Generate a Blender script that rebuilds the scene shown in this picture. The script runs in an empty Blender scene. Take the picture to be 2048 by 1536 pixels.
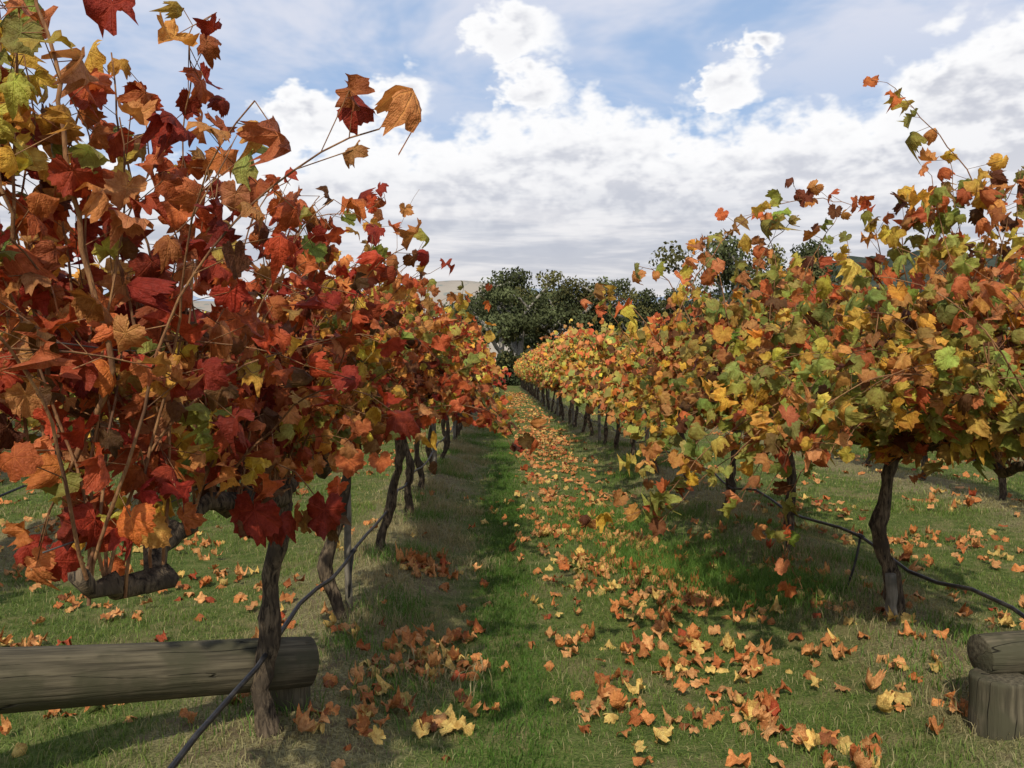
import bpy, math, random
import numpy as np
from mathutils import Vector
random.seed(7); rng=np.random.default_rng(11)
sc=bpy.context.scene
COL=sc.collection
F=1750.0; H=1.5
def P(px,py,d): return np.array([(px-1000)/F*d, d, H+(740-py)/F*d])
ROWSP=3.25; LX=-0.93
def right_x(d): return 2.3-0.42*np.clip((np.asarray(d,float)-6)/20,0,1)
def gz(x,y):
    x=np.asarray(x,float); y=np.asarray(y,float)
    t=np.abs(((x-LX+ROWSP/2)%ROWSP)-ROWSP/2)
    near=np.clip(1-(np.abs(x)-22)/8,0,1)*np.clip((90-y)/10,0,1)*np.clip((y+4)/5,0,1)
    m=0.09*np.exp(-(t/0.45)**2)
    n=0.018*np.sin(x*3.1+1.3*np.sin(y*1.7))+0.015*np.sin(y*2.3+x*1.1)+0.01*np.sin(x*7+y*5.3)
    return (m+n-0.03)*near
def srgb(r,g,b,k=1.0):
    f=lambda c:(c/255/12.92 if c<=10 else ((c/255+0.055)/1.055)**2.4)
    return (f(r)*k,f(g)*k,f(b)*k)

# ---------------- node helper
class NT:
    def __init__(s,nt): s.nt=nt; s.n=nt.nodes; s.l=nt.links
    def inp(s,sock,v):
        if v is None: return
        if isinstance(v,bpy.types.NodeSocket): s.l.new(v,sock)
        else:
            try: sock.default_value=v
            except Exception:
                sock.default_value=(v[0],v[1],v[2],1.0)
    def m(s,op,a,b=None,c=None,clamp=False):
        n=s.n.new('ShaderNodeMath'); n.operation=op; n.use_clamp=clamp
        s.inp(n.inputs[0],a); s.inp(n.inputs[1],b); s.inp(n.inputs[2],c)
        return n.outputs[0]
    def vm(s,op,a,b=None):
        n=s.n.new('ShaderNodeVectorMath'); n.operation=op
        s.inp(n.inputs[0],a); s.inp(n.inputs[1],b)
        return n.outputs[1] if op in('LENGTH','DOT_PRODUCT') else n.outputs[0]
    def mix(s,f,a,b,mode='MIX'):
        n=s.n.new('ShaderNodeMix'); n.data_type='RGBA'; n.blend_type=mode
        s.inp(n.inputs[0],f); 
        for i,v in((6,a),(7,b)):
            if isinstance(v,bpy.types.NodeSocket): s.l.new(v,n.inputs[i])
            else: n.inputs[i].default_value=(v[0],v[1],v[2],1)
        return n.outputs[2]
    def noise(s,vec,scale,detail=4,rough=0.55,dist=0.0):
        n=s.n.new('ShaderNodeTexNoise'); s.inp(n.inputs['Vector'],vec)
        n.inputs['Scale'].default_value=scale; n.inputs['Detail'].default_value=detail
        n.inputs['Roughness'].default_value=rough; n.inputs['Distortion'].default_value=dist
        return n.outputs[0]
    def ss(s,v,a,b,lo=0.0,hi=1.0):
        n=s.n.new('ShaderNodeMapRange'); n.interpolation_type='SMOOTHSTEP'
        s.inp(n.inputs[0],v); n.inputs[1].default_value=a; n.inputs[2].default_value=b
        n.inputs[3].default_value=lo; n.inputs[4].default_value=hi
        return n.outputs[0]
    def xyz(s,v):
        n=s.n.new('ShaderNodeSeparateXYZ'); s.l.new(v,n.inputs[0]); return n.outputs
    def comb(s,x,y,z):
        n=s.n.new('ShaderNodeCombineXYZ'); s.inp(n.inputs[0],x); s.inp(n.inputs[1],y); s.inp(n.inputs[2],z); return n.outputs[0]
    def bump(s,h,st,dist=0.01):
        n=s.n.new('ShaderNodeBump'); n.inputs['Strength'].default_value=st; n.inputs['Distance'].default_value=dist
        s.l.new(h,n.inputs['Height']); return n.outputs[0]
def newmat(name):
    m=bpy.data.materials.new(name); m.use_nodes=True
    t=NT(m.node_tree); b=m.node_tree.nodes['Principled BSDF']; o=m.node_tree.nodes['Material Output']
    return m,t,b,o

# ---------------- materials
def leaf_mat(name,transl=0.3,vein=True):
    m,t,b,o=newmat(name)
    a=t.n.new('ShaderNodeAttribute'); a.attribute_name='Col'
    col=a.outputs['Color']
    if vein:
        g=t.n.new('ShaderNodeNewGeometry')
        n1=t.noise(g.outputs['Position'],42,3,0.7)
        col=t.mix(t.ss(n1,0.36,0.66,0,0.85),col,t.mix(1.0,col,(0.64,0.52,0.46),'MULTIPLY'))
        lc=t.n.new('ShaderNodeAttribute'); lc.attribute_name='leafco'
        x,y,z=t.xyz(lc.outputs['Vector'])
        ang=t.m('ARCTAN2',x,y)
        dev=t.m('PINGPONG',ang,math.radians(26))
        r=t.m('SQRT',t.m('ADD',t.m('MULTIPLY',x,x),t.m('MULTIPLY',y,y)))
        dist=t.m('MULTIPLY',r,dev)
        v=t.ss(dist,0.010,0.03,0.38,0.0)
        sv=t.m('PINGPONG',t.m('ADD',r,t.m('MULTIPLY',dev,-0.7)),0.08)
        v2=t.ss(sv,0.0,0.02,0.15,0.0)
        vv=t.m('MAXIMUM',v,v2)
        col=t.mix(vv,col,t.mix(1.0,col,(1.4,1.6,1.3),'MULTIPLY'))
        h=t.m('ADD',t.m('MULTIPLY',vv,-1.0),t.m('MULTIPLY',n1,2.2))
        nb=t.bump(h,0.7,0.008); t.l.new(nb,b.inputs['Normal'])
    t.l.new(col,b.inputs['Base Color'])
    b.inputs['Roughness'].default_value=0.6
    b.inputs['Specular IOR Level'].default_value=0.2
    tr=t.n.new('ShaderNodeBsdfTranslucent')
    t.l.new(t.mix(1.0,col,(1.25,1.15,0.8),'MULTIPLY'),tr.inputs['Color'])
    ms=t.n.new('ShaderNodeMixShader'); ms.inputs[0].default_value=transl
    t.l.new(b.outputs[0],ms.inputs[1]); t.l.new(tr.outputs[0],ms.inputs[2]); t.l.new(ms.outputs[0],o.inputs['Surface'])
    return m
M_leaf=leaf_mat('vine_leaf'); M_leaff=leaf_mat('vine_leaf_plain',0.22,False); M_fall=leaf_mat('fallen_leaf',0.1); M_grass=leaf_mat('grass_blade',0.25,False)
m,t,b,o=newmat('eucalyptus_leaf'); M_gum=m
a=t.n.new('ShaderNodeAttribute'); a.attribute_name='Col'; t.l.new(a.outputs['Color'],b.inputs['Base Color']); b.inputs['Roughness'].default_value=0.8; b.inputs['Specular IOR Level'].default_value=0.08

def bark_mat(name,c1,c2,c3,zs=0.25,scale=60,bs=0.9):
    m,t,b,o=newmat(name)
    g=t.n.new('ShaderNodeNewGeometry'); x,y,z=t.xyz(g.outputs['Position'])
    v=t.comb(x,y,t.m('MULTIPLY',z,zs))
    n=t.noise(v,scale,4,0.65,0.5); n2=t.noise(g.outputs['Position'],9,2)
    col=t.mix(t.ss(n,0.35,0.65),c1,c2); col=t.mix(t.ss(n2,0.45,0.7),col,c3)
    t.l.new(col,b.inputs['Base Color']); b.inputs['Roughness'].default_value=0.9
    b.inputs['Specular IOR Level'].default_value=0.15
    t.l.new(t.bump(n,bs,0.014),b.inputs['Normal'])
    return m
M_bark=bark_mat('vine_bark',(0.022,0.016,0.012),(0.17,0.125,0.08),(0.06,0.045,0.032))
M_cane=bark_mat('vine_cane',(0.18,0.08,0.04),(0.34,0.18,0.08),(0.12,0.06,0.035),0.3,80,0.3)
M_gumbark=bark_mat('gum_bark',(0.34,0.31,0.26),(0.18,0.16,0.13),(0.42,0.39,0.34),0.3,2,0.3)
M_post=bark_mat('weathered_post',(0.16,0.14,0.11),(0.27,0.24,0.19),(0.11,0.10,0.075),0.12,50,0.5)
def log_mat():
    m,t,b,o=newmat('weathered_log')
    tc=t.n.new('ShaderNodeTexCoord'); x,y,z=t.xyz(tc.outputs['Object'])
    v=t.comb(t.m('MULTIPLY',x,0.05),y,z)
    n=t.noise(v,60,4,0.6,0.3); 
    v2=t.comb(t.m('MULTIPLY',x,0.07),y,z)
    n2=t.noise(v2,11,2,0.5,0.3)
    n3=t.noise(tc.outputs['Object'],6,3)
    col=t.mix(t.ss(n,0.3,0.7),(0.045,0.038,0.025),(0.14,0.118,0.076))
    col=t.mix(t.ss(n3,0.42,0.65),col,(0.065,0.06,0.035))
    crack=t.m('MULTIPLY',t.ss(t.m('ABSOLUTE',t.m('SUBTRACT',n2,0.5)),0.0,0.007,0.9,0.0),t.ss(n3,0.45,0.55))
    col=t.mix(crack,col,(0.010,0.008,0.006))
    t.l.new(col,b.inputs['Base Color']); b.inputs['Roughness'].default_value=0.85; b.inputs['Specular IOR Level'].default_value=0.2
    h=t.m('SUBTRACT',n,t.m('MULTIPLY',crack,1.5)); t.l.new(t.bump(h,0.8,0.008),b.inputs['Normal'])
    return m
M_log=log_mat()
m,t,b,o=newmat('black_hose'); M_hose=m; b.inputs['Roughness'].default_value=0.45
g=t.n.new('ShaderNodeNewGeometry'); t.l.new(t.mix(t.ss(t.noise(g.outputs['Position'],20),0.4,0.7),(0.01,0.01,0.011),(0.045,0.04,0.035)),b.inputs['Base Color'])
m,t,b,o=newmat('galvanised_wire'); M_wire=m; b.inputs['Base Color'].default_value=(0.12,0.11,0.10,1); b.inputs['Metallic'].default_value=0.6; b.inputs['Roughness'].default_value=0.55
# ground
m,t,b,o=newmat('ground_grass'); M_ground=m
g=t.n.new('ShaderNodeNewGeometry'); pos=g.outputs['Position']; x,y,z=t.xyz(pos)
tt=t.m('PINGPONG',t.m('ADD',x,-LX),ROWSP/2)
nA=t.noise(pos,1.3,4,0.6); nB=t.noise(pos,9,4,0.65); nC=t.noise(pos,60,3,0.7)
green=t.mix(t.ss(nB,0.3,0.7),(0.045,0.078,0.014),(0.11,0.155,0.034))
green=t.mix(t.ss(nC,0.4,0.7,0,0.7),green,(0.20,0.21,0.07))
green=t.mix(t.ss(t.m('ADD',nA,t.m('MULTIPLY',nB,0.5)),0.72,0.92,0,0.75),green,(0.22,0.18,0.085))
straw=t.mix(t.ss(nC,0.3,0.7),(0.13,0.11,0.05),(0.34,0.30,0.15))
soil=t.mix(t.ss(nB,0.3,0.7),(0.085,0.058,0.034),(0.17,0.125,0.075))
dry=t.ss(t.m('ADD',tt,t.m('MULTIPLY',t.m('SUBTRACT',nA,0.5),2.2)),0.2,0.7,1,0)
inv=t.ss(y,82,95,1,0)
col=t.mix(t.m('MULTIPLY',dry,inv),green,straw)
col=t.mix(t.m('MULTIPLY',t.ss(nB,0.50,0.62),t.m('MULTIPLY',dry,0.8)),col,soil)
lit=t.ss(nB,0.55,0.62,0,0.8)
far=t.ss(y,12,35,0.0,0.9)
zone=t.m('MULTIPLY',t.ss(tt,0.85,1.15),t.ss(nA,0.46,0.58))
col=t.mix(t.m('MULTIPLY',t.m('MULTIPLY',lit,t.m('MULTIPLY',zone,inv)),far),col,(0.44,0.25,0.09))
t.l.new(col,b.inputs['Base Color']); b.inputs['Roughness'].default_value=0.95; b.inputs['Specular IOR Level'].default_value=0.1
t.l.new(t.bump(nC,0.9,0.03),b.inputs['Normal'])
def hill_mat(name,c1,c2,c3,s):
    m,t,b,o=newmat(name); g=t.n.new('ShaderNodeNewGeometry')
    n=t.noise(g.outputs['Position'],s,6,0.65); n2=t.noise(g.outputs['Position'],s*5,4,0.6)
    c=t.mix(t.ss(n,0.4,0.6),c1,c2); c=t.mix(t.ss(n2,0.55,0.65),c,c3)
    t.l.new(c,b.inputs['Base Color']); b.inputs['Roughness'].default_value=1; b.inputs['Specular IOR Level'].default_value=0.0
    return m
M_hill=hill_mat('dry_hill',(0.30,0.26,0.22),(0.34,0.30,0.25),(0.21,0.22,0.20),0.01)
M_mtn=hill_mat('haze_tinted_mountain',(0.30,0.36,0.46),(0.34,0.39,0.48),(0.28,0.33,0.43),0.003)  # bluish base colour has the distance haze painted in
M_wood=hill_mat('wooded_hill',(0.035,0.045,0.035),(0.06,0.07,0.055),(0.022,0.03,0.024),0.12)

# ---------------- mesh helpers
def mesh_np(name,V,Fc,mat,cols=None,lc=None,smooth=True,nside=3):
    me=bpy.data.meshes.new(name); V=np.asarray(V,np.float32); Fc=np.asarray(Fc,np.int32)
    me.vertices.add(len(V)); me.vertices.foreach_set('co',V.ravel())
    n=len(Fc); k=Fc.shape[1]
    me.loops.add(n*k); me.loops.foreach_set('vertex_index',Fc.ravel())
    me.polygons.add(n); me.polygons.foreach_set('loop_start',np.arange(0,n*k,k,dtype=np.int32))
    me.polygons.foreach_set('loop_total',np.full(n,k,np.int32))
    me.polygons.foreach_set('use_smooth',np.full(n,smooth,bool))
    if cols is not None:
        a=me.attributes.new('Col','FLOAT_COLOR','POINT')
        c=np.ones((len(V),4),np.float32); c[:,:3]=np.clip(cols,0,1); a.data.foreach_set('color',c.ravel())
    if lc is not None:
        a=me.attributes.new('leafco','FLOAT_VECTOR','POINT'); a.data.foreach_set('vector',np.asarray(lc,np.float32).ravel())
    me.update(calc_edges=True); me.materials.append(mat)
    return me
def add(name,me,parent=None):
    o=bpy.data.objects.new(name,me); COL.objects.link(o)
    if parent is not None: o.parent=parent
    return o
class Tubes:
    def __init__(s): s.V=[];s.F=[];s.n=0
    def add(s,pts,rad,sides=6,gnarl=0.0,cap=True):
        pts=np.asarray(pts,float); n=len(pts); rad=np.broadcast_to(np.asarray(rad,float),(n,))
        T=np.gradient(pts,axis=0); T/=np.linalg.norm(T,axis=1)[:,None]+1e-9
        ref=np.array([0.31,0.2,0.93]) if abs(T[0][2])<0.8 else np.array([0.93,0.3,0.1])
        A=np.cross(T,ref); A/=np.linalg.norm(A,axis=1)[:,None]+1e-9; B=np.cross(T,A)
        th=np.arange(sides)/sides*2*np.pi
        R=rad[:,None]*np.ones(sides)[None]
        if gnarl: R=R*(1+gnarl*rng.normal(size=R.shape)+gnarl*1.5*np.sin(th[None]*3+np.arange(n)[:,None]*0.6))
        V=pts[:,None]+R[:,:,None]*(np.cos(th)[None,:,None]*A[:,None]+np.sin(th)[None,:,None]*B[:,None])
        s.V.append(V.reshape(-1,3))
        i=np.arange(n-1)[:,None]*sides; j=np.arange(sides)[None]; k=(j+1)%sides
        a=i+j;bq=i+k;c=i+sides+k;d=i+sides+j
        s.F.append(np.stack([a,bq,c,d],-1).reshape(-1,4)+s.n); s.n+=n*sides
        if cap:
            s.V.append(np.array([pts[0],pts[-1]])); c0=s.n; c1=s.n+1; s.n+=2
            base=c0-n*sides; jj=np.arange(sides); kk=(jj+1)%sides
            s.F.append(np.stack([base+kk,base+jj,np.full(sides,c0),np.full(sides,c0)],-1))
            e=base+(n-1)*sides
            s.F.append(np.stack([e+jj,e+kk,np.full(sides,c1),np.full(sides,c1)],-1))
    def straight(s,A,B,r):
        A=np.asarray(A);B=np.asarray(B);n=len(A)
        if n==0:return
        T=B-A;T/=np.linalg.norm(T,axis=1)[:,None]+1e-9
        U=np.cross(T,np.array([0.3,0.5,0.81]));U/=np.linalg.norm(U,axis=1)[:,None]+1e-9;W=np.cross(T,U)
        V=[]
        for base in(A,B):
            for k in range(3):
                th=k*2*np.pi/3; V.append(base+r*(math.cos(th)*U+math.sin(th)*W))
        V=np.stack(V,1)
        f=np.array([[0,1,4,3],[1,2,5,4],[2,0,3,5]])
        s.V.append(V.reshape(-1,3)); s.F.append((f[None]+(np.arange(n)*6)[:,None,None]).reshape(-1,4)+s.n); s.n+=n*6
    def mesh(s,name,mat,smooth=True):
        V=np.concatenate(s.V);Fq=np.concatenate(s.F)
        tri=np.concatenate([Fq[:,[0,1,2]],Fq[Fq[:,2]!=Fq[:,3]][:,[0,2,3]]])
        return mesh_np(name,V,tri,mat,smooth=smooth)

# ---------------- leaf templates
AK=np.array([0,12,27,40,52,66,80,95,110,127,145,160,172,180.]); RK=np.array([1.0,.90,.74,.84,.91,.84,.73,.77,.80,.74,.70,.60,.38,.12])
def template(N,curl,fold,ruf,ph,ring=False,teeth=0.035,seed=0):
    r0=np.random.default_rng(seed)
    th=(np.arange(N)/N*2-1)*np.pi+1e-6
    dg=np.degrees(th)
    r=np.interp(np.abs(dg+8*np.sin(2*th+ph)),AK,RK)
    if N>20:
        r=r+teeth*np.where(np.arange(N)%2==0,1,-1)*(np.abs(th)<2.9)*r0.uniform(.4,1.5,N)
        r*=1+r0.normal(0,.04,N)
    def z(x,y,t): 
        rr=np.hypot(x,y)
        w=0.08*np.sin(6*x+ph)*np.cos(5*y+2*ph)
        return -curl*rr**2-fold*np.abs(x)+ruf*np.sin(3*t+ph)*rr**2+0.7*ruf*np.sin(7*t+2*ph)*rr**3+w
    X=np.sin(th)*r;Y=np.cos(th)*r
    sh=1/(1+0.4*abs(curl)+0.25*ruf)
    out=np.stack([X*sh,Y*sh,z(X,Y,th)],1)
    if ring:
        q=0.55; x2=X*q;y2=Y*q; inn=np.stack([x2,y2,z(x2,y2,th)],1)
        V=np.concatenate([[[0,0,0]],inn,out]); F_=[]
        for i in range(N):
            j=(i+1)%N
            F_+= [[0,1+j,1+i],[1+i,1+j,1+N+j],[1+i,1+N+j,1+N+i]]
    else:
        V=np.concatenate([[[0,0,0]],out]); F_=[[0,1+(i+1)%N,1+i] for i in range(N)]
    V=V.astype(float); lc=V.copy(); lc[:,2]=0
    R=np.hypot(V[:,0],V[:,1])
    V=V/1.55
    return V,np.array(F_),R,lc
def tset(N,ring,k,lo,hi,rf=(0.12,0.42)):
    r=np.random.default_rng(5+N)
    return [template(N,r.uniform(lo,hi),r.uniform(-0.35,0.6),r.uniform(*rf),r.uniform(0,6),ring,seed=i+N) for i in range(k)]
T={'hi':tset(42,True,16,-0.6,1.0,(.16,.55)),'mid':tset(14,False,8,-0.4,0.8),'lo':tset(5,False,4,0,0.4),
   'ghi':tset(36,True,12,-0.9,0.9,(.2,.5)),'gmid':tset(11,False,6,-0.7,0.7)}
class Leaves:
    def __init__(s): s.d={}
    def add(s,lod,pos,nrm,tip,size,core,rim):
        n=len(pos)
        if n: s.d.setdefault(lod,[]).append([np.asarray(pos,float),np.asarray(nrm,float),np.asarray(tip,float),np.asarray(size,float),np.asarray(core,float),np.asarray(rim,float)])
    def mesh(s,name,mat):
        VV=[];FF=[];CC=[];LC=[];off=0
        for lod,L in s.d.items():
            pos,nrm,tip,size,core,rim=[np.concatenate([l[i] for l in L]) for i in range(6)]
            nrm=nrm/(np.linalg.norm(nrm,axis=1)[:,None]+1e-9)
            tip=tip-nrm*np.sum(tip*nrm,1)[:,None]; tip/=np.linalg.norm(tip,axis=1)[:,None]+1e-9
            xx=np.cross(tip,nrm); ts=T[lod]; ch=rng.integers(0,len(ts),len(pos))
            for k,(V,Fc,R,lc) in enumerate(ts):
                I=np.where(ch==k)[0]
                if len(I)==0: continue
                asp=rng.uniform(0.72,1.1,len(I)); cz=rng.uniform(0.4,1.6,len(I))
                W=pos[I][:,None]+size[I][:,None,None]*(V[None,:,0:1]*asp[:,None,None]*xx[I][:,None]+V[None,:,1:2]*tip[I][:,None]+V[None,:,2:3]*cz[:,None,None]*nrm[I][:,None])
                w=np.clip(R,0,1)[None,:,None]**2
                C=core[I][:,None]*(1-w)+rim[I][:,None]*w
                nv=len(V); VV.append(W.reshape(-1,3)); CC.append(C.reshape(-1,3)); LC.append(np.tile(lc,(len(I),1)))
                FF.append((Fc[None]+(np.arange(len(I))*nv)[:,None,None]).reshape(-1,3)+off); off+=len(I)*nv
        return mesh_np(name,np.concatenate(VV),np.concatenate(FF),mat,np.concatenate(CC),np.concatenate(LC))
# ---------------- leaf colours
PAL=np.array([srgb(*c) for c in [(160,58,40),(204,114,66),(210,146,86),(224,180,76),(134,144,70),(116,74,46),(186,86,52),(216,196,90),(162,166,84)]])
RIM=np.array([srgb(*c) for c in [(126,44,30),(174,88,50),(184,114,68),(200,132,60),(154,144,70),(88,54,34),(150,58,36),(204,150,70),(182,158,80)]])
WL=np.array([.08,.28,.24,.12,.07,.06,.12,.05,.03])
WLN=np.array([.12,.28,.23,.12,.05,.06,.12,.05,.02])
WR=np.array([.0,.14,.27,.16,.15,.05,.0,.09,.22])
WS=np.array([.0,.18,.27,.20,.11,.05,.01,.13,.10])
def leafcols(pos,W,k=1.0):
    n=len(pos); pos=np.asarray(pos)
    s=np.sin(pos[:,0]*3.1+pos[:,1]*2.3+1)+np.sin(pos[:,2]*4.7-pos[:,1]*1.3)+np.sin(pos[:,0]*5-pos[:,2]*3+pos[:,1]*4.1)
    w=np.tile(W,(n,1)).copy()
    w[:,[3,4,7,8]]*=np.exp(0.7*s)[:,None]; w[:,[0,5,6]]*=np.exp(-0.45*s)[:,None]
    w/=w.sum(1)[:,None]; cs=w.cumsum(1); i=(rng.random(n)[:,None]>cs).sum(1).clip(0,8)
    v=rng.uniform(0.65,1.2,n)[:,None]*k
    h=rng.normal(1,0.1,(n,3))
    return PAL[i]*v*h,RIM[i]*v*h

def bark_trunk(tb,x,y,htop,r0,lean=(0,0)):
    n=20; z0=float(gz(x,y))-0.05; tt=np.linspace(0,1,n)
    a,b_,p,q=rng.choice([-1,1])*rng.uniform(.03,.07),rng.uniform(-.05,.05),rng.uniform(3,6.5),rng.uniform(0,6)
    X=x+a*np.sin(tt*p+q)-a*math.sin(q)+0.012*np.sin(tt*15+q*2)+lean[0]*tt+rng.normal(0,.005,n); Y=y+b_*np.sin(tt*p*1.3)+lean[1]*tt
    Z=z0+(htop-z0)*tt
    r=r0*(1.2-0.4*tt)*(1+0.16*np.sin(tt*17+q)+rng.normal(0,.07,n)); r[0]*=1.35; r[-1]*=1.3; r[-2]*=1.25; r[-3]*=1.15
    tb.add(np.stack([X,Y,Z],1),r,12,0.08)
    return np.array([X[-1],Y[-1],Z[-1]])
def cordon(tb,p,d,L,r0,droop=0.0):
    n=max(5,int(L/0.07)); t_=np.linspace(0,1,n)
    pts=np.stack([p[0]+rng.normal(0,.018,n),p[1]+d*L*t_,p[2]-0.03-droop*t_+0.045*np.sin(t_*9+rng.uniform(0,6))+rng.normal(0,.014,n)],1); pts[0]=p-np.array([0,0,0.04])
    tb.add(pts,r0*(1-0.4*t_)*(1+0.28*rng.normal(0,1,n).clip(-1,1)),9,0.1)
    return pts
def cane(p,dirv,L,g=0.9,step=0.06,wob=0.09):
    pts=[np.array(p,float)]; d=np.array(dirv,float); d/=np.linalg.norm(d); n=int(L/step)
    for i in range(n):
        pts.append(pts[-1]+d*step)
        d=d+np.array([0,0,-g*step*(0.35+1.6*i/max(n,1))])+rng.normal(0,wob,3)*[1,1,0.6]; d/=np.linalg.norm(d)
        if pts[-1][2]<0.16: break
    return np.array(pts)
def leaves_on(pts,LS,tb,lod,W,cx,size=(0.09,0.15),prob=0.95,start=1,multi=1,pet=True,minz=0.12,k=1.0):
    nodes=[]
    for i in range(start,len(pts)):
        for q in range(multi):
            if rng.random()<prob: nodes.append(pts[i]); 
    if not nodes: return
    N=np.array(nodes); n=len(N)
    side=np.sign(N[:,0]-cx+rng.normal(0,0.25,n))
    off=np.stack([side*rng.uniform(0.0,0.09,n)+rng.normal(0,.025,n),rng.normal(-0.01,0.06,n),rng.normal(0.0,0.05,n)],1)
    pos=N+off
    keep=(pos[:,2]>minz+np.abs(rng.normal(0,.04,n)))&(pos[:,1]>1.4); pos=pos[keep];N=N[keep];side=side[keep]; n=len(pos)
    if n==0:return
    nrm=np.stack([side*0.45+rng.normal(0,.6,n),-0.4+rng.normal(0,.6,n),0.4+rng.normal(0,.45,n)],1)
    tip=np.stack([side*0.3+rng.normal(0,.5,n),-0.1+rng.normal(0,.5,n),-1.0+rng.normal(0,.5,n)],1)
    sz=rng.uniform(size[0],size[1],n)
    c,r=leafcols(pos,W,k); LS.add(lod,pos,nrm,tip,sz,c,r)
    if pet: tb.straight(N,pos,0.0013)

def grow_vine(x,y,side,tb,ct,LS,W,near,arms=(0.9,0.9),hw=0.30,sprawl=0.0,ncanes=26,lod='hi',trunk=True,size=(0.08,0.135),Lr=(0.75,1.3),ctop=1.12,multi=1,r0=0.034,start=1,sup=0.16,minz=0.85,sdz=(0.45,1.0),cr=0.028):
    top=np.array([x,y,ctop])
    if trunk: top=bark_trunk(tb,x,y,ctop,r0)
    starts=[]
    for d,L in((-1,arms[0]),(1,arms[1])):
        if L<=0: continue
        starts.append(cordon(tb,top,d,L,cr))
    S=np.concatenate(starts)
    for i in range(ncanes):
        p=S[rng.integers(0,len(S))]+rng.normal(0,.015,3)
        lat=np.clip(rng.normal(0,hw),-2*hw,2*hw); L=rng.uniform(*Lr); g=0.9; mz=minz
        dz=1.0
        if rng.random()<sprawl:
            lat=side*rng.uniform(0.5,1.3); g=rng.uniform(0.9,1.7); L*=1.15; dz=rng.uniform(*sdz)
            if rng.random()<.25: mz=0.45
        elif rng.random()<sup: lat*=2.2; g=2.0; L*=0.8; mz-=.1
        pts=cane(p,(lat,rng.normal(0,.28),dz),L,g)
        if mz>0.4:
            bad=np.where(pts[:,2]<mz-.12)[0]
            if len(bad): pts=pts[:max(4,bad[0])]
        n=len(pts)
        ct.add(pts,np.linspace(0.0045,0.0016,n),5 if near else 3,cap=False)
        leaves_on(pts,LS,ct,lod,W,x,size,0.93,start,multi,near,mz)
        if near and n>8 and rng.random()<0.8:
            j=rng.integers(3,n-3); q=cane(pts[j],(rng.normal(0,.7),rng.normal(0,.5),rng.uniform(-.3,.6)),rng.uniform(.2,.45),1.2)
            ct.add(q,np.linspace(0.0025,0.001,len(q)),4,cap=False); leaves_on(q,LS,ct,lod,W,x,(size[0]*.8,size[1]*.85),0.95,1,1,near,mz)
def scatter_canopy(LS,lod,y0,y1,xf,n,W,hw=0.5,zc=1.62,hz=0.58,size=(0.12,0.19),side=0,k=1.0):
    y=rng.uniform(y0,y1,n); a=rng.uniform(0,2*np.pi,n); r=np.sqrt(rng.uniform(0.15,1,n))
    lump=1+0.13*np.sin(y*3.7)+0.1*np.sin(y*1.9+1)
    x=xf(y)+np.cos(a)*r*hw*lump+side*0.08
    z=zc+np.sin(a)*r*hz*lump+rng.normal(0,.05,n)
    sp=rng.random(n)<0.06; z=np.where(sp,z+np.abs(rng.normal(0,.22,n)),z)
    lo=rng.random(n)<0.03; z=np.where(lo,z-rng.uniform(0,.3,n),z)
    pos=np.stack([x,y,z],1); s=np.sign(np.cos(a))
    nrm=np.stack([s*0.5+rng.normal(0,.5,n),-0.45+rng.normal(0,.5,n),0.45+rng.normal(0,.4,n)],1)
    tip=np.stack([s*0.3+rng.normal(0,.5,n),rng.normal(0,.5,n),-1+rng.normal(0,.4,n)],1)
    c,rm=leafcols(pos,W,k); LS.add(lod,pos,nrm,tip,rng.uniform(*size,n),c,rm)
def finish(name,tb,ct,LS,mat=None):
    e=bpy.data.objects.new(name,None); COL.objects.link(e)
    if tb.V: add('trunk',tb.mesh('trunk',M_bark),e)
    if ct.V: add('canes',ct.mesh('canes',M_cane),e)
    if LS.d: add('leaves',LS.mesh('leaves',mat or M_leaf),e)
    return e

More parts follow.
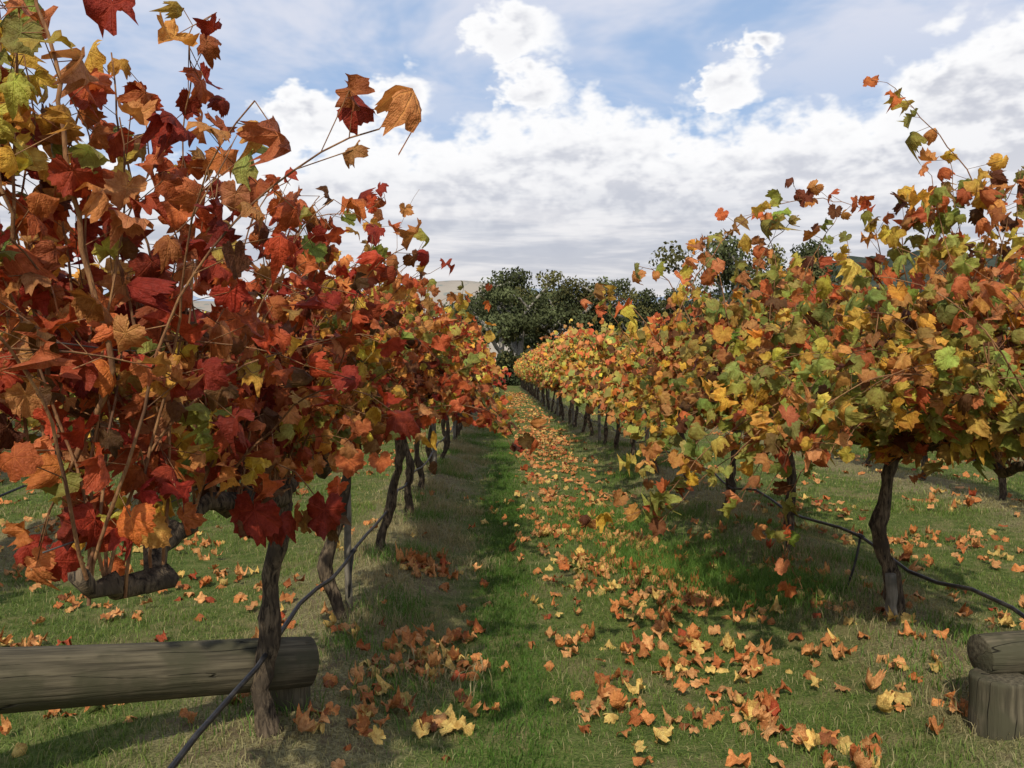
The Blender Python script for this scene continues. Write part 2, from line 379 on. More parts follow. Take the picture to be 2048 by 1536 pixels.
# ---------------- LEFT near vines
def handcane(tb,ct,LS,pts,W,cx,r=0.004,size=(0.08,0.13),prob=0.9,start=1,lod='hi',multi=1):
    pts=np.array(pts); n=len(pts); m_=np.linspace(0,n-1,max(6,int(np.sum(np.linalg.norm(np.diff(pts,axis=0),axis=1))/0.055)))
    q=np.stack([np.interp(m_,np.arange(n),pts[:,k]) for k in range(3)],1)
    for _ in range(3): q[1:-1]=(q[:-2]+q[1:-1]*2+q[2:])/4
    q+=rng.normal(0,.004,q.shape)
    ct.add(q,np.linspace(r,r*0.4,len(q)),6,cap=False)
    leaves_on(q,LS,ct,lod,W,cx,size,prob,start,multi)
left_y=[3.45,5.15,6.9,8.7]
for i,y in enumerate(left_y):
    tb,ct,LS=Tubes(),Tubes(),Leaves()
    if i==0:
        grow_vine(LX+0.01,y,1,tb,ct,LS,WLN,True,(1.65,0.9),0.18,0.0,86,'hi',size=(0.07,0.12),Lr=(0.7,1.25),r0=0.036,ctop=1.08,start=2,sup=0.06,minz=1.10,cr=0.036)
        for pts,pr,r,mu in [
            ([P(110,980,1.9),P(250,760,1.85),P(190,560,1.8),P(140,330,1.75),P(135,180,1.75),P(85,0,1.75),P(60,-140,1.75)],0.95,0.0075,1),
            ([P(100,960,1.95),P(110,760,1.95),P(60,560,1.9),P(10,360,1.8),P(-40,150,1.8)],1.0,0.007,1),
            ([P(100,960,1.95),P(90,700,1.9),P(40,500,1.9),P(30,250,1.85),P(60,100,1.85),P(50,-60,1.85)],1.0,0.005,2),
            ([P(140,900,2.1),P(70,640,2.1),P(40,420,2.1),P(90,240,2.1),P(60,120,2.1)],1.0,0.004,2),
            ([P(60,900,2.0),P(20,640,2.0),P(0,400,2.0),P(20,200,2.0),P(10,20,2.0)],1.0,0.004,2),
            ([P(140,800,2.2),P(160,560,2.2),P(110,380,2.2),P(160,260,2.2),P(180,180,2.2)],0.9,0.004,1),
            ([P(200,900,2.1),P(190,640,2.1),P(170,420,2.1),P(200,290,2.1),P(150,200,2.1)],1.0,0.004,1),
            ([P(400,900,2.4),P(330,640,2.3),P(290,440,2.25),P(240,250,2.2),P(235,110,2.2)],0.9,0.005,1),
            ([P(420,900,2.5),P(400,640,2.5),P(350,440,2.45),P(300,300,2.4),P(300,190,2.4)],1.0,0.004,1),
            ([P(300,900,2.2),P(280,640,2.2),P(220,440,2.2),P(160,300,2.2),P(100,240,2.2)],1.0,0.005,1),
            ([P(380,700,2.3),P(400,420,2.3),P(360,260,2.25),P(400,150,2.2),P(370,70,2.2),P(440,30,2.2)],0.9,0.003,1),
            ([P(560,520,3.6),P(610,430,3.6),P(670,425,3.6),P(730,440,3.6),P(770,395,3.6)],0.55,0.003,1),
            ([P(450,760,3.0),P(470,560,3.0),P(520,400,3.0),P(600,350,3.1)],1.0,0.004,1),
            ([P(500,760,3.3),P(560,560,3.3),P(620,420,3.3),P(640,400,3.3)],1.0,0.004,1),
            ([P(460,960,2.9),P(560,1000,2.8),P(540,1050,2.75)],0.9,0.003,1),
            ([P(560,930,2.9),P(640,980,2.9),P(650,1060,2.9)],0.9,0.003,1),
            ([P(500,900,3.0),P(520,960,2.95),P(500,1000,2.9)],0.9,0.003,1),
            ([P(150,980,1.95),P(230,1010,2.2),P(220,1080,2.25)],0.6,0.003,1),
            ([P(120,1000,1.9),P(90,1060,2.0),P(70,1130,2.0)],0.7,0.003,1)]:
            handcane(tb,ct,LS,pts,WLN,LX,r,(0.07,0.12),pr,1,'hi',mu)
        pos=np.array([P(510,1020,2.7),P(560,1040,2.75),P(650,1020,2.8),P(205,1040,2.2),P(255,1040,2.2),P(60,1090,2.1),P(110,1120,2.1),P(235,20,1.8),P(700,920,3.2),P(760,920,3.6)])
        n=len(pos); cc=np.array([PAL[0]*1.0,PAL[0]*.75,PAL[0]*.7,PAL[6]*.9,PAL[6],PAL[0],PAL[0],PAL[0]*.9,PAL[1],PAL[1]])
        LS.add('hi',pos,np.stack([rng.normal(0.2,.2,n),-1+0*pos[:,0],rng.normal(.3,.2,n)],1),np.stack([rng.normal(0,.3,n),0*pos[:,0],-1+0*pos[:,0]],1),np.array([.20,.14,.17,.13,.10,.12,.13,.13,.12,.10]),cc,cc*0.8)
    else:
        grow_vine(LX,y,1,tb,ct,LS,WL,True,(0.9,0.9),0.20,0.03,72,'hi' if i<2 else 'mid',Lr=(0.7,1.25),multi=1 if i<2 else 2,size=(0.07,0.12),start=2,sup=.06,minz=0.98)
        if i==1:
            handcane(tb,ct,LS,[P(700,620,4.6),P(745,540,4.6),P(770,460,4.6),P(740,400,4.6)],WL,LX,.003,prob=.7)
            handcane(tb,ct,LS,[P(770,600,5),P(790,520,5),P(800,450,5),P(840,380,5)],WL,LX,.002,prob=.25)
            handcane(tb,ct,LS,[P(780,800,4.5),P(830,850,4.5),P(860,950,4.5)],WL,LX,.002,prob=.8)
    finish('grapevine',tb,ct,LS)
# ---------------- RIGHT near vines
right_y=[5.0,6.9,8.6]
for i,y in enumerate(right_y):
    tb,ct,LS=Tubes(),Tubes(),Leaves(); x=float(right_x(y))
    grow_vine(x,y,-1,tb,ct,LS,WR,True,(1.5 if i==0 else 0.95,0.95),0.30,(0.36,0.30,0.22)[i],(150,95,80)[i],'hi' if i<1 else 'mid',Lr=(0.75,1.35),r0=0.042 if i==0 else 0.036,size=(0.075,0.125),multi=(1,2,2)[i],start=2,minz=0.95,sdz=(0.6,1.3),cr=.034)
    if i==0:
        for pts,pr in [
            ([P(2000,460,4.0),P(1940,340,4.0),P(1880,270,4.0),P(1820,205,4.0),P(1775,165,4.0)],0.75),
            ([P(1350,640,4.4),P(1400,540,4.4),P(1470,450,4.4),P(1560,400,4.4),P(1660,395,4.4),P(1740,420,4.3)],0.95),
            ([P(1500,620,4.6),P(1520,500,4.6),P(1600,430,4.6)],1.0),
            ([P(1540,640,4.6),P(1560,520,4.6),P(1520,440,4.6)],1.0),
            ([P(1580,660,4.6),P(1620,520,4.6),P(1680,430,4.6)],1.0),
            ([P(1460,660,4.9),P(1440,540,4.9),P(1400,480,4.9)],1.0),
            ([P(1380,640,4.8),P(1330,540,4.8),P(1270,530,4.8)],1.0),
            ([P(1330,700,5.2),P(1260,600,5.2),P(1210,590,5.2)],1.0),
            ([P(1280,720,6),P(1220,620,6),P(1190,590,6)],1.0),
            ([P(1800,700,4.3),P(1850,480,4.2),P(1900,380,4.1),P(1960,360,4.1)],1.0),
            ([P(1850,700,4.3),P(1800,480,4.2),P(1830,380,4.1)],1.0),
            ([P(1870,700,4.3),P(1880,500,4.2),P(1850,400,4.1)],1.0),
            ([P(1900,700,4.0),P(1990,450,3.9),P(2060,320,3.8)],1.0),
            ([P(2000,700,4.0),P(2010,480,3.9),P(1980,340,3.8)],1.0),
            ([P(1960,700,4.0),P(1930,500,4.0),P(1900,320,4.0)],1.0),
            ([P(2040,700,4.0),P(2040,500,4.0),P(2040,340,4.0)],1.0),
            ([P(1750,700,4.3),P(1770,500,4.3),P(1720,400,4.3)],1.0),
            ([P(1700,760,4.5),P(1560,800,4.3),P(1420,890,4.2),P(1330,1000,4.2),P(1200,1060,4.2)],0.8),
            ([P(1600,800,4.4),P(1480,900,4.2),P(1400,960,4.2),P(1330,1040,4.2)],0.9),
            ([P(1600,780,4.7),P(1450,840,4.5),P(1380,900,4.4),P(1300,940,4.4)],1.0),
            ([P(1560,800,4.5),P(1540,900,4.4),P(1480,1000,4.3)],0.9),
            ([P(1700,860,4.5),P(1590,960,4.3),P(1560,1080,4.3),P(1610,1180,4.3)],0.7),
            ([P(1900,840,4.2),P(1880,900,4.1),P(1870,950,4.1)],1.0),
            ([P(1500,760,4.8),P(1380,830,4.8),P(1300,930,4.8)],1.0)]:
            handcane(tb,ct,LS,pts,WR,x,.0035,(0.075,0.125),pr)
    finish('grapevine',tb,ct,LS)
# ---------------- main rows continued
END=78
def row_rest(xf,y0,W,side,spr,hw,zc,hz,chw,sd):
    tb,ct,LS=Tubes(),Tubes(),Leaves(); y=y0
    while y<END:
        x=float(xf(y))
        if y<20: grow_vine(x,y,side,tb,ct,LS,W,False,(.9,.9),chw,spr,46,'mid',multi=2,size=(0.10,0.15),Lr=(0.7,1.2),start=2,minz=1.0,sup=.06)
        else: bark_trunk(tb,x,y,1.15,0.035)
        y+=1.75
    scatter_canopy(LS,'mid',19,40,xf,9500,W,hw,zc,hz,size=(0.11,0.18),side=sd)
    scatter_canopy(LS,'lo',40,END,xf,10500,W,hw,zc,hz,size=(0.15,0.24),side=sd)
    finish('grapevine_row',tb,ct,LS,M_leaff)
row_rest(lambda y:LX+0*np.asarray(y,float),10.5,WL,1,0.02,0.46,1.68,0.68,0.21,0.9)
row_rest(right_x,10.4,WR,-1,0.18,0.52,1.68,0.68,0.28,-1.2)
# ---------------- side rows
side_x=[LX-ROWSP*k for k in range(1,7)]+[2.3+ROWSP*k for k in range(1,6)]
for xr in side_x:
    tb,ct,LS=Tubes(),Tubes(),Leaves(); y=3.4+rng.uniform(0,1)
    xf=lambda q,xr=xr: xr+0*np.asarray(q,float)
    while y<END:
        bark_trunk(tb,xr,y,1.12,0.034)
        if y<24:
            pc=cordon(tb,np.array([xr,y,1.12]),-1,.85,.024); pc=np.concatenate([pc,cordon(tb,np.array([xr,y,1.12]),1,.85,.024)])
            for _ in range(8):
                pts=cane(pc[rng.integers(0,len(pc))],(rng.normal(0,.35),rng.normal(0,.3),1),rng.uniform(.6,1.1),1.0,0.1,0.12)
                ct.add(pts,np.linspace(.004,.002,len(pts)),3,cap=False)
        y+=1.8
    scatter_canopy(LS,'mid',2.6,16,xf,4200,WS,0.46,size=(0.09,0.15),zc=1.62,hz=.60)
    scatter_canopy(LS,'lo',16,34,xf,3400,WS,0.46,size=(0.15,0.22),zc=1.62,hz=.60)
    scatter_canopy(LS,'lo',34,END,xf,3800,WS,0.5,size=(0.20,0.30),zc=1.62,hz=.62)
    finish('grapevine_row',tb,ct,LS,M_leaff)

# ---------------- posts, hoses, wires
def pole(name,x,y,h,r,mat=M_post):
    tb=Tubes(); z0=float(gz(x,y))-0.1; n=7
    t_=np.linspace(0,1,n); tb.add(np.stack([x+rng.normal(0,.003,n)+rng.normal(0,.02)*t_,y+0*t_,z0+(h-z0)*t_],1),r*(1.05-.1*t_),10,0.02)
    return add(name,tb.mesh(name,mat))
for y in np.arange(12.2,END,5.25):
    pole('trellis_post',LX+0.02,y,1.5,0.032); pole('trellis_post',float(right_x(y)),y+0.6,1.5,0.032)
pole('trellis_post',float(right_x(4.9))-0.07,4.93,0.34,0.032)
pole('trellis_post',LX+0.02,5.3,1.3,0.022)
def hose(name,xf,z,y0,y1,r,mat,sag=0.03,dangles=()):
    y=np.arange(y0,y1,0.35); x=xf(y)+0.02*np.sin(y*1.3)+0.03
    zz=z+sag*np.sin(y*2*np.pi/1.8)+0.01*np.sin(y*5)
    tb=Tubes(); tb.add(np.stack([x,y,zz],1),r,8)
    for dy,L,lx in dangles:
        x0=float(np.interp(dy,y,x)); z0=float(np.interp(dy,y,zz)); s=np.linspace(0,1,8)
        tb.add(np.stack([x0+lx*s,dy-0.03*np.sin(s*3),z0-(z0-0.04)*s*L],1),r*0.75,6)
        tb.add(np.array([[x0,dy-.035,z0+.0],[x0,dy+.035,z0]]),r*1.5,8)
    return add(name,tb.mesh(name,mat))
fL=lambda y:LX+0*np.asarray(y,float)
hose('drip_irrigation_hose',fL,0.40,1.9,END,0.0105,M_hose,0.02,((5.3,0.9,-0.03),))
hose('drip_irrigation_hose',right_x,0.39,3.2,END,0.0105,M_hose,0.035,((5.65,0.95,-0.1),))
for xr in side_x[:3]+side_x[6:8]:
    hose('drip_irrigation_hose',lambda y,xr=xr:xr+0*y,0.45,2.8,60,0.0105,M_hose)
for f,y0 in((fL,1.7),(right_x,3.5)):
    for z in(1.14,1.55): hose('trellis_wire',f,z,y0,END,0.0018,M_wire,0.004)
# end strainer assemblies
def strainer(stump,log_a,log_b,r_a,r_b,rs):
    e=bpy.data.objects.new('strainer_rail',None); COL.objects.link(e)
    def log(name,a,b_,ra,rb,extra=0):
        a=Vector(a);b_=Vector(b_);L=(b_-a).length; n=26; s=np.linspace(0,1,n)
        prof=ra+(rb-ra)*s
        prof=prof*(1+0.012*np.sin(s*13+1)); xs=s*L
        xs=np.concatenate([[0,0.004],xs[1:-1],[L-0.004,L]]); prof=np.concatenate([[ra*.93,ra*.995],prof[1:-1],[rb*.995,rb*.93]])
        tb=Tubes(); tb.add(np.stack([xs,0*xs,0*xs],1),prof,28,0.0)
        V=np.concatenate(tb.V); ang=np.arctan2(V[:,2],V[:,1]); k=1+0.03*np.sin(2*ang+0.7)+0.012*np.sin(5*ang+V[:,0]*3)
        V[:,1]*=k;V[:,2]*=k; tb.V=[V]
        o=add(name,tb.mesh(name,M_log),e); o.location=a
        o.rotation_mode='QUATERNION'; o.rotation_quaternion=(b_-a).to_track_quat('X','Z')
        return o
    log('rail',log_a,log_b,r_a,r_b)
    sx,sy,sh=stump; log('stump',(sx,sy,-0.15),(sx+0.0,sy,sh),rs*1.03,rs)
    dx=(log_b[0]-log_a[0]); t_=0.93
    log('stump_far',(log_a[0]+dx*t_,log_a[1]+(log_b[1]-log_a[1])*t_,-0.15),(log_a[0]+dx*t_,log_a[1]+(log_b[1]-log_a[1])*t_,log_a[2]+(log_b[2]-log_a[2])*t_-r_b*.9),rs,rs)
    return e
strainer((-0.90,3.74,0.20),(-0.81,3.70,0.265),(-3.3,1.9,0.70),0.105,0.132,0.088)
strainer((2.06,3.56,0.24),(2.02,3.64,0.30),(4.6,4.0,0.33),0.085,0.11,0.112)

# ---------------- ground sheet
xs=np.unique(np.concatenate([np.arange(-24,24.01,0.11),-np.geomspace(24,5000,40),np.geomspace(24,5000,40)]))
ys=np.unique(np.concatenate([np.arange(-2,20,0.11),np.arange(20,95,0.5),np.geomspace(95,6000,40),-np.geomspace(2,600,16)]))
X,Y=np.meshgrid(xs,ys); Z=gz(X,Y); nx=len(xs); ny=len(ys)
i=np.arange(ny-1)[:,None]*nx+np.arange(nx-1)[None]
Fq=np.stack([i,i+1,i+nx+1,i+nx],-1).reshape(-1,4)
add('ground',mesh_np('ground',np.stack([X,Y,Z],-1).reshape(-1,3),Fq,M_ground))
# ---------------- grass
def grass(n,x0,x1,y0,y1,L,Wd,pw=1.0):
    y=y0+(y1-y0)*rng.random(n)**pw; x=rng.uniform(x0,x1,n)
    x=np.where(rng.random(n)<0.6,rng.uniform(-0.65*y-0.2,0.62*y+0.2,n).clip(x0,x1),x)
    t_=np.abs(((x-LX+ROWSP/2)%ROWSP)-ROWSP/2)
    pn=np.sin(x*4.1+1.7*np.sin(y*2.2))+np.sin(y*3.3+x*1.9)+np.sin(x*9+y*7)*.5
    centre=np.abs(x-0.02)<0.2
    dry=(t_+0.25*pn+rng.normal(0,.25,n))<0.46
    patch=np.sin(x*2.7-y*1.9+1)+np.sin(x*5.1+y*3.7)+np.sin(y*1.1)
    bare=(patch>1.1)&(rng.random(n)<.55)&~centre
    keep=~((t_<0.45)&(rng.random(n)<0.35)&(pn>0))&~bare; x=x[keep];y=y[keep];dry=dry[keep];pn=pn[keep];centre=centre[keep];patch=patch[keep];n=len(x)
    l=rng.uniform(*L,n)*(1+0.25*pn.clip(-1,2)); w=rng.uniform(*Wd,n)
    dry=(dry|(rng.random(n)<0.17+0.16*(patch>0.6)))&~(centre&(rng.random(n)<.85))
    g1=np.array([0.085,0.15,0.022]);g2=np.array([0.20,0.275,0.06]);s1=np.array([0.42,0.37,0.18]);s2=np.array([0.27,0.24,0.10])
    k=rng.random(n)[:,None]; c=np.where(dry[:,None],s1*k+s2*(1-k),g1*(1-k)+g2*k)
    c=np.where((centre&~dry)[:,None],c*np.array([.62,.85,.6]),c)
    return x,y,l,w,c
def blades(parts):
    VV=[];CC=[];FF=[];off=0
    for x,y,l,w,c in parts:
        n=len(x); z=gz(x,y); a=rng.uniform(0,6.28,n); ln=rng.uniform(0.2,1.1,n); b_=rng.uniform(0,6.28,n)
        base=np.stack([x,y,z-0.004],1); wv=np.stack([np.cos(a),np.sin(a),0*a],1)*w[:,None]/2
        ld=np.stack([np.cos(b_),np.sin(b_),0*b_],1)
        mid=base+ld*(l*ln*0.25)[:,None]+np.stack([0*l,0*l,l*.6*(1-.3*ln)],1)
        tip=base+ld*(l*ln*0.85)[:,None]+np.stack([0*l,0*l,l*(1-.45*ln)],1)
        V=np.stack([base-wv,base+wv,mid-wv*.7,mid+wv*.7,tip],1)
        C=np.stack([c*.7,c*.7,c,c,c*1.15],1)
        f=np.array([[0,1,3],[0,3,2],[2,3,4]])
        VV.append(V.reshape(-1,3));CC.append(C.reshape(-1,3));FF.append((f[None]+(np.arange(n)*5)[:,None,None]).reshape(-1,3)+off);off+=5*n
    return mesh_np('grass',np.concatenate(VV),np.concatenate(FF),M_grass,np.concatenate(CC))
parts=[grass(180000,-6,7,2.4,10,(0.022,0.055),(0.002,0.005),1.0),grass(90000,-11,12,9,24,(0.035,0.075),(0.006,0.012),1.1),grass(50000,-14,14,22,60,(0.05,0.10),(0.015,0.03),1.2)]
def tuft(cx,cy,sx,sy,n,L,gr=True,dk=1.0):
    x=rng.normal(cx,sx,n);y=rng.normal(cy,sy,n);k=rng.random(n)[:,None]
    c=(np.array([0.065,0.15,0.018])*(1-k)+np.array([0.16,0.27,0.05])*k)*dk if gr else (np.array([0.42,0.36,0.19])*k+np.array([0.27,0.22,0.1])*(1-k))
    return x,y,rng.uniform(*L,n),rng.uniform(.003,.006,n),c
parts+= [tuft(1.35,6.7,.3,.5,5000,(.08,.2)),tuft(1.0,8.6,.3,.6,4000,(.06,.14)),tuft(1.9,5.9,.25,.3,2500,(.08,.18)),tuft(0.03,8,.11,3.5,10000,(.04,.08),True,.7),tuft(0.05,22,.13,9,9000,(.05,.10),True,.7)]
for _ in range(60):
    yy=rng.uniform(3.3,20); parts.append(tuft(LX+rng.normal(0.2,.25),yy,.12,.18,260,(.05,.14),rng.random()<.4))
    parts.append(tuft(float(right_x(yy))+rng.normal(0,.3),yy,.12,.18,260,(.05,.13),rng.random()<.6))
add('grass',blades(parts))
# ---------------- fallen leaves
LS=Leaves()
def ground_leaves(x,y,lod,size,k=1.0):
    n=len(x); z=gz(x,y)+rng.uniform(0.012,0.045,n)
    pos=np.stack([x,y,z],1)
    nrm=np.stack([rng.normal(0,.36,n),-.2+rng.normal(0,.36,n),1+0*x],1); flip=rng.random(n)<.35
    nrm[flip]*=-1
    a=rng.uniform(0,6.28,n); tip=np.stack([np.cos(a),np.sin(a),0*a],1)
    G=np.array([srgb(*c) for c in[(216,160,104),(204,136,80),(184,110,62),(222,190,112),(150,92,56),(172,82,52)]])
    i=rng.choice(6,n,p=[.34,.30,.12,.17,.04,.03]); v=rng.uniform(.7,1.2,n)[:,None]*k
    LS.add(lod,pos,nrm,tip,rng.uniform(*size,n),G[i]*v,G[i]*v*np.array([.92,.84,.77]))
def clumps(nc,y0,y1,xr,per,sig,lod,size,pw=1):
    cy=y0+(y1-y0)*rng.random(nc)**pw; cx=xr(cy,nc)
    X=[];Y=[]
    for a,b_ in zip(cx,cy):
        k=rng.poisson(per); s=rng.uniform(*sig); X.append(rng.normal(a,s,k));Y.append(rng.normal(b_,s*1.3,k))
    X=np.concatenate(X);Y=np.concatenate(Y); ground_leaves(X,Y,lod,size)
alley=lambda y,n: 0.36+1.15*rng.beta(1.4,1.4,n)
clumps(80,2.9,9,alley,7,(.06,.20),'ghi',(.065,.115))
clumps(120,9,22,alley,7,(.08,.24),'gmid',(.07,.115))
clumps(95,22,60,alley,8,(.12,.28),'gmid',(.10,.14))
clumps(11,3.6,6.8,lambda y,n:rng.uniform(-.6,-.2,n),11,(.07,.16),'ghi',(.08,.115))
clumps(70,2.8,10,lambda y,n:rng.uniform(-.8,2.1,n),2.2,(.1,.4),'ghi',(.05,.11))
clumps(66,2.6,9,lambda y,n:rng.uniform(-5.5,-1.2,n),7,(.1,.3),'ghi',(.07,.12))
clumps(120,8,30,lambda y,n:rng.uniform(-14,-1.3,n),9,(.15,.4),'gmid',(.09,.13))
clumps(60,3.6,10,lambda y,n:rng.uniform(2.6,6.5,n),6,(.1,.3),'ghi',(.07,.12))
clumps(120,9,30,lambda y,n:rng.uniform(2.6,15,n),9,(.15,.4),'gmid',(.09,.13))
clumps(26,3.6,8,lambda y,n:rng.uniform(1.2,2.2,n),7,(.1,.25),'ghi',(.07,.115))
add('fallen_leaves',LS.mesh('fallen_leaves',M_fall))

# ---------------- eucalyptus trees
def gum_mesh(seed,h,crown_w):
    r=np.random.default_rng(seed); tb=Tubes(); ends=[]
    def limb(p,d,L,rad,depth):
        n=7; pts=[np.array(p,float)]; d=np.array(d,float)/np.linalg.norm(d)
        for i in range(n-1):
            pts.append(pts[-1]+d*L/(n-1)); d=d+r.normal(0,.14,3)+np.array([0,0,.06]); d/=np.linalg.norm(d)
        pts=np.array(pts); tb.add(pts,np.linspace(rad,rad*.5,n),6 if depth else 9,0.03)
        if depth>=2: ends.append((pts[-1],1)); return
        for _ in range(4 if depth==0 else 3):
            a=r.uniform(0,6.28); up=r.uniform(.3,1.1); j=r.integers(3,n)
            limb(pts[j],(math.cos(a),math.sin(a),up),L*r.uniform(.5,.8),rad*.66,depth+1)
        if depth: ends.append((pts[-1],1.2))
    limb((0,0,-.2),(r.normal(0,.08),r.normal(0,.08),1),h*.42,h*.026,0)
    for _ in range(6): ends.append((np.array([r.normal(0,crown_w*.3),r.normal(0,crown_w*.2),r.uniform(.12*h,.45*h)]),.9))
    zm=max(e[0][2] for e in ends); s=h/(zm+.7)
    V=[];C=[];F_=[];off=0
    for e,es in ends:
        k=int(r.integers(220,320)); R=r.uniform(.75,1.3)*h/11*es
        u=r.normal(size=(k,3)); u/=np.linalg.norm(u,axis=1)[:,None]; u*=(r.random(k)**.36)[:,None]*np.array([1.2,1.2,.72])*R
        u[:,2]+=0.12*np.sin(u[:,0]*5)*R
        c=e+u; sz=r.uniform(.08,.16,k)*h/11
        nn=u/np.linalg.norm(u,axis=1)[:,None]+r.normal(0,.5,(k,3)); nn/=np.linalg.norm(nn,axis=1)[:,None]
        a=np.cross(nn,r.normal(size=(k,3)));a/=np.linalg.norm(a,axis=1)[:,None]; b_=np.cross(a,nn)
        q=np.stack([c-a*sz[:,None],c+b_*sz[:,None]*.6,c+a*sz[:,None],c-b_*sz[:,None]*.6],1)
        base=np.array([0.070,0.080,0.034])*r.uniform(.55,1.4)*(np.array([1.2,1,.85]) if r.random()<.3 else 1)
        col=base[None,None]*r.uniform(.6,1.4,(k,1,1))*np.ones((k,4,1))
        V.append(q.reshape(-1,3));C.append(col.reshape(-1,3));f=np.array([[0,1,2],[0,2,3]]);F_.append((f[None]+(np.arange(k)*4)[:,None,None]).reshape(-1,3)+off);off+=4*k
    V=np.concatenate(V)*s; tb.V=[v*s for v in tb.V]
    return tb.mesh('limbs',M_gumbark),mesh_np('foliage',V,np.concatenate(F_),M_gum,np.concatenate(C),smooth=False)
gums=[gum_mesh(s,11,8) for s in(3,8,21,34,55)]
def gum(x,y,h,k):
    e=bpy.data.objects.new('eucalyptus_tree',None); COL.objects.link(e); e.location=(x,y,0); e.rotation_euler=(0,0,random.uniform(0,6.28)); s=h/11; w=min(s,1.15)*random.uniform(.9,1.1); e.scale=(w,w,s)
    add('limbs',gums[k][0],e); add('foliage',gums[k][1],e)
spec=[(990,86,11.6),(1040,90,11.3),(1115,92,10.9),(1180,96,11.0),(950,100,10.6),(1240,92,9.6),(1310,95,9.2),(1380,94,9.0),(1440,90,10.0),(1510,88,14.0),(1570,86,13.4),(1640,95,11.0),(1740,95,11),(1830,92,10.0),(1930,95,11),(2050,98,11),
      (1010,104,12.0),(1150,106,11.8),(1075,118,11.8),(1220,118,11.8),(925,122,10.4),(1360,114,10),(1480,112,11)]
for j,(px,d,h) in enumerate(spec): gum((px-1000)/F*d,d,h*1.03,j%5)
e=bpy.data.objects.new('distant_trees',None); COL.objects.link(e)
for j in range(44):
    x=-130+j*2.9+random.uniform(-1,1)
    if x>-8: continue
    for kind in(0,1):
        o=add('tree_part',gums[j%5][kind],e); o.location=(x,150+((j*37)%11)*2,0); o.rotation_euler=(0,0,j*1.7); s=random.Random(j).uniform(.7,1.0); o.scale=(s*1.1,s*1.1,s)
r=np.random.default_rng(9); k=42000
cx=np.where(r.random(k)<.45,r.uniform(-12,9,k),r.uniform(-12,60,k)); ph=1.4+.7*np.sin(cx*.9)+.5*np.sin(cx*2.3+1)
c=np.stack([cx,83+r.uniform(0,6,k),r.random(k)**.8*(1.2+ph.clip(0,3))],1); sz=r.uniform(.1,.2,k)
a=r.normal(size=(k,3));a/=np.linalg.norm(a,axis=1)[:,None];b_=np.cross(a,r.normal(size=(k,3)));b_/=np.linalg.norm(b_,axis=1)[:,None]
q=np.stack([c-a*sz[:,None],c+b_*sz[:,None]*.5,c+a*sz[:,None],c-b_*sz[:,None]*.5],1)
colr=(np.array([.04,.05,.022])[None,None]*r.uniform(.5,1.5,(k,1,1))*np.ones((k,4,1))).reshape(-1,3)
f=np.array([[0,1,2],[0,2,3]])
add('undergrowth',mesh_np('undergrowth',q.reshape(-1,3),(f[None]+(np.arange(k)*4)[:,None,None]).reshape(-1,3),M_gum,colr,smooth=False))
# ---------------- hills
def hill(name,x0,x1,y0,dep,hf,mat,nx=160,ny=14):
    xs=np.linspace(x0,x1,nx); v=np.linspace(0,1,ny); X,V_=np.meshgrid(xs,v)
    Z=hf(X)*np.sin(V_*np.pi)**0.8-2; Y=y0+dep*V_
    i=np.arange(ny-1)[:,None]*nx+np.arange(nx-1)[None]
    add(name,mesh_np(name,np.stack([X,Y,Z],-1).reshape(-1,3),np.stack([i,i+1,i+nx+1,i+nx],-1).reshape(-1,4),mat))
hill('hills',-900,700,1000,400,lambda x:98+7*np.sin(x*.011+2)+4*np.sin(x*.031+1)+24*np.exp(-((x+72)/80)**2),M_hill)
hill('mountain',-3500,2500,4200,900,lambda x:400+30*np.sin(x*.0021+.4)+25*np.sin(x*.006)+12*np.sin(x*.021)+110*np.exp(-((x+470)/200)**2),M_mtn,300)
hill('wooded_hill',40,520,260,160,lambda x:42*np.exp(-((x-165)/120)**2)+6+1.2*np.sin(x*.2)+.8*np.sin(x*.67)+.5*np.sin(x*1.6),M_wood,400)

# ---------------- camera
cam=bpy.data.cameras.new('camera'); co=bpy.data.objects.new('camera',cam); COL.objects.link(co)
co.location=(0,0,H); co.rotation_euler=(math.radians(90-0.92),0,math.radians(-0.79))
cam.sensor_width=36; cam.lens=36*F/2048; cam.clip_start=0.05; cam.clip_end=12000; sc.camera=co
# ---------------- sun
tosun=Vector((-0.24,-1.15,1.0)).normalized()
sd=bpy.data.lights.new('sun','SUN'); sd.energy=3.7; sd.angle=math.radians(0.9); sd.color=(1.0,0.93,0.78)
so=bpy.data.objects.new('sun',sd); COL.objects.link(so); so.rotation_mode='QUATERNION'; so.rotation_quaternion=tosun.to_track_quat('Z','Y')
# ---------------- world
w=bpy.data.worlds.new('World'); sc.world=w; w.use_nodes=True; t=NT(w.node_tree); bg=t.n['Background']
try:
    w.cycles.sampling_method='MANUAL'; w.cycles.sample_map_resolution=256
except Exception: pass
sky=t.n.new('ShaderNodeTexSky'); sky.sky_type='NISHITA'; sky.sun_disc=False
sky.sun_elevation=math.asin(tosun.z); sky.sun_rotation=math.atan2(tosun.x,tosun.y)%(2*math.pi)
sky.air_density=1.0; sky.dust_density=0.6
tc=t.n.new('ShaderNodeTexCoord'); D=t.vm('NORMALIZE',tc.outputs['Generated']); x,y,z=t.xyz(D)
az=t.m('ARCTAN2',x,y); el=t.m('ARCSINE',z)
Dn=t.comb(x,y,t.m('MULTIPLY',z,1.4))
nb=t.noise(Dn,12,4,0.55,0.2); nf=t.noise(Dn,36,3,0.55,0.1); nl=t.noise(Dn,3.2,2,0.5)
nm=t.noise(t.comb(x,y,t.m('MULTIPLY',z,2.0)),24,3,0.55,0.1)
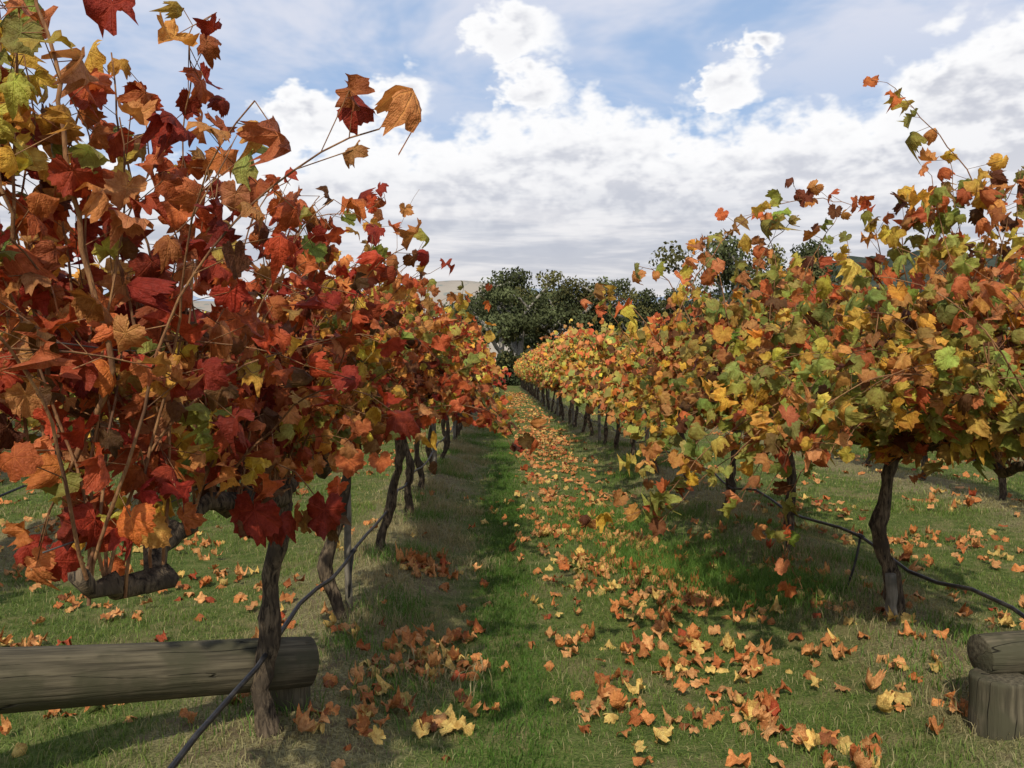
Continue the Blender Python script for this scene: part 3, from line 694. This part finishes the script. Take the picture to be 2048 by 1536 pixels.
az2=t.m('ADD',az,t.m('MULTIPLY',t.m('SUBTRACT',nf,0.5),0.07)); el2=t.m('ADD',el,t.m('MULTIPLY',t.m('SUBTRACT',nm,0.5),0.07))
edge=t.m('ADD',t.m('MULTIPLY',t.m('SUBTRACT',nb,0.5),3.4),t.m('MULTIPLY',t.m('SUBTRACT',nf,0.5),2.4))
btop=t.m('ADD',0.286,t.m('MULTIPLY',t.m('SUBTRACT',nl,0.5),0.10))
btop=t.m('ADD',btop,t.ss(az,0.36,0.50,0,0.06)); btop=t.m('SUBTRACT',btop,t.ss(az,-0.14,-0.34,0,0.06))
Fb=t.m('MINIMUM',t.m('DIVIDE',t.m('SUBTRACT',btop,el2),0.034),3.4)
fields=Fb
def ang(px,py):
    u=(px-1000)/F; v=(740-py)/F; return math.atan(u),math.atan(v/math.sqrt(1+u*u))
for px,py,rx,ry in[(632,243,105,66),(798,208,85,55),(1062,190,85,55),(1030,72,110,66),(1450,160,62,50),(1512,90,52,46),(1895,185,90,75),(2040,140,100,95)]:
    a0,e0=ang(px,py)
    dx=t.m('DIVIDE',t.m('SUBTRACT',az2,a0),rx/F); dy=t.m('DIVIDE',t.m('SUBTRACT',el2,e0),ry/F)
    q=t.m('SUBTRACT',1.0,t.m('SQRT',t.m('ADD',t.m('MULTIPLY',dx,dx),t.m('MULTIPLY',dy,dy))))
    fields=t.m('MAXIMUM',fields,t.m('MULTIPLY',q,2.8))
Ft=t.m('ADD',fields,edge)
alpha=t.ss(Ft,-0.2,0.85)
Dw=t.comb(t.m('DIVIDE',x,t.m('ADD',z,0.15)),t.m('DIVIDE',y,t.m('ADD',z,0.15)),0.0)
nw=t.noise(Dw,1.7,5,0.6,0.3); wis=t.m('MULTIPLY',t.ss(nw,0.38,0.60),t.ss(el,0.25,0.38,0.4,0.95))
K=10.0
ns=t.noise(t.comb(x,y,t.m('MULTIPLY',z,8.0)),5.5,4,0.6,0.2)
shade=t.m('ADD',t.m('MULTIPLY',nm,0.5),t.m('ADD',t.m('MULTIPLY',nb,0.25),t.m('MULTIPLY',nf,0.25)))
thick=t.ss(Ft,0.8,2.5)
bright=t.mix(t.ss(shade,0.42,0.56),(0.62*K,0.64*K,0.71*K),(0.93*K,0.93*K,0.95*K))
cc=t.mix(thick,(0.99*K,0.99*K,1.0*K),bright)
low=t.ss(el,0.24,0.11)
cc=t.mix(low,cc,t.mix(t.ss(ns,0.38,0.62),(0.52*K,0.55*K,0.63*K),(0.84*K,0.83*K,0.85*K)))
hz=t.ss(el,0.15,0.04,0,0.85); cc=t.mix(hz,cc,(0.84*K,0.80*K,0.77*K))
skyc=t.mix(0.7,sky.outputs[0],(0.42*K,0.59*K,0.88*K))
out=t.mix(wis,skyc,(0.72*K,0.75*K,0.86*K)); out=t.mix(alpha,out,cc)
out=t.mix(t.ss(el,0.0,-0.05),out,(0.12*K,0.11*K,0.07*K))
t.l.new(out,bg.inputs['Color']); bg.inputs['Strength'].default_value=0.1
sc.view_settings.view_transform='Standard'; sc.view_settings.look='None'; sc.view_settings.exposure=0
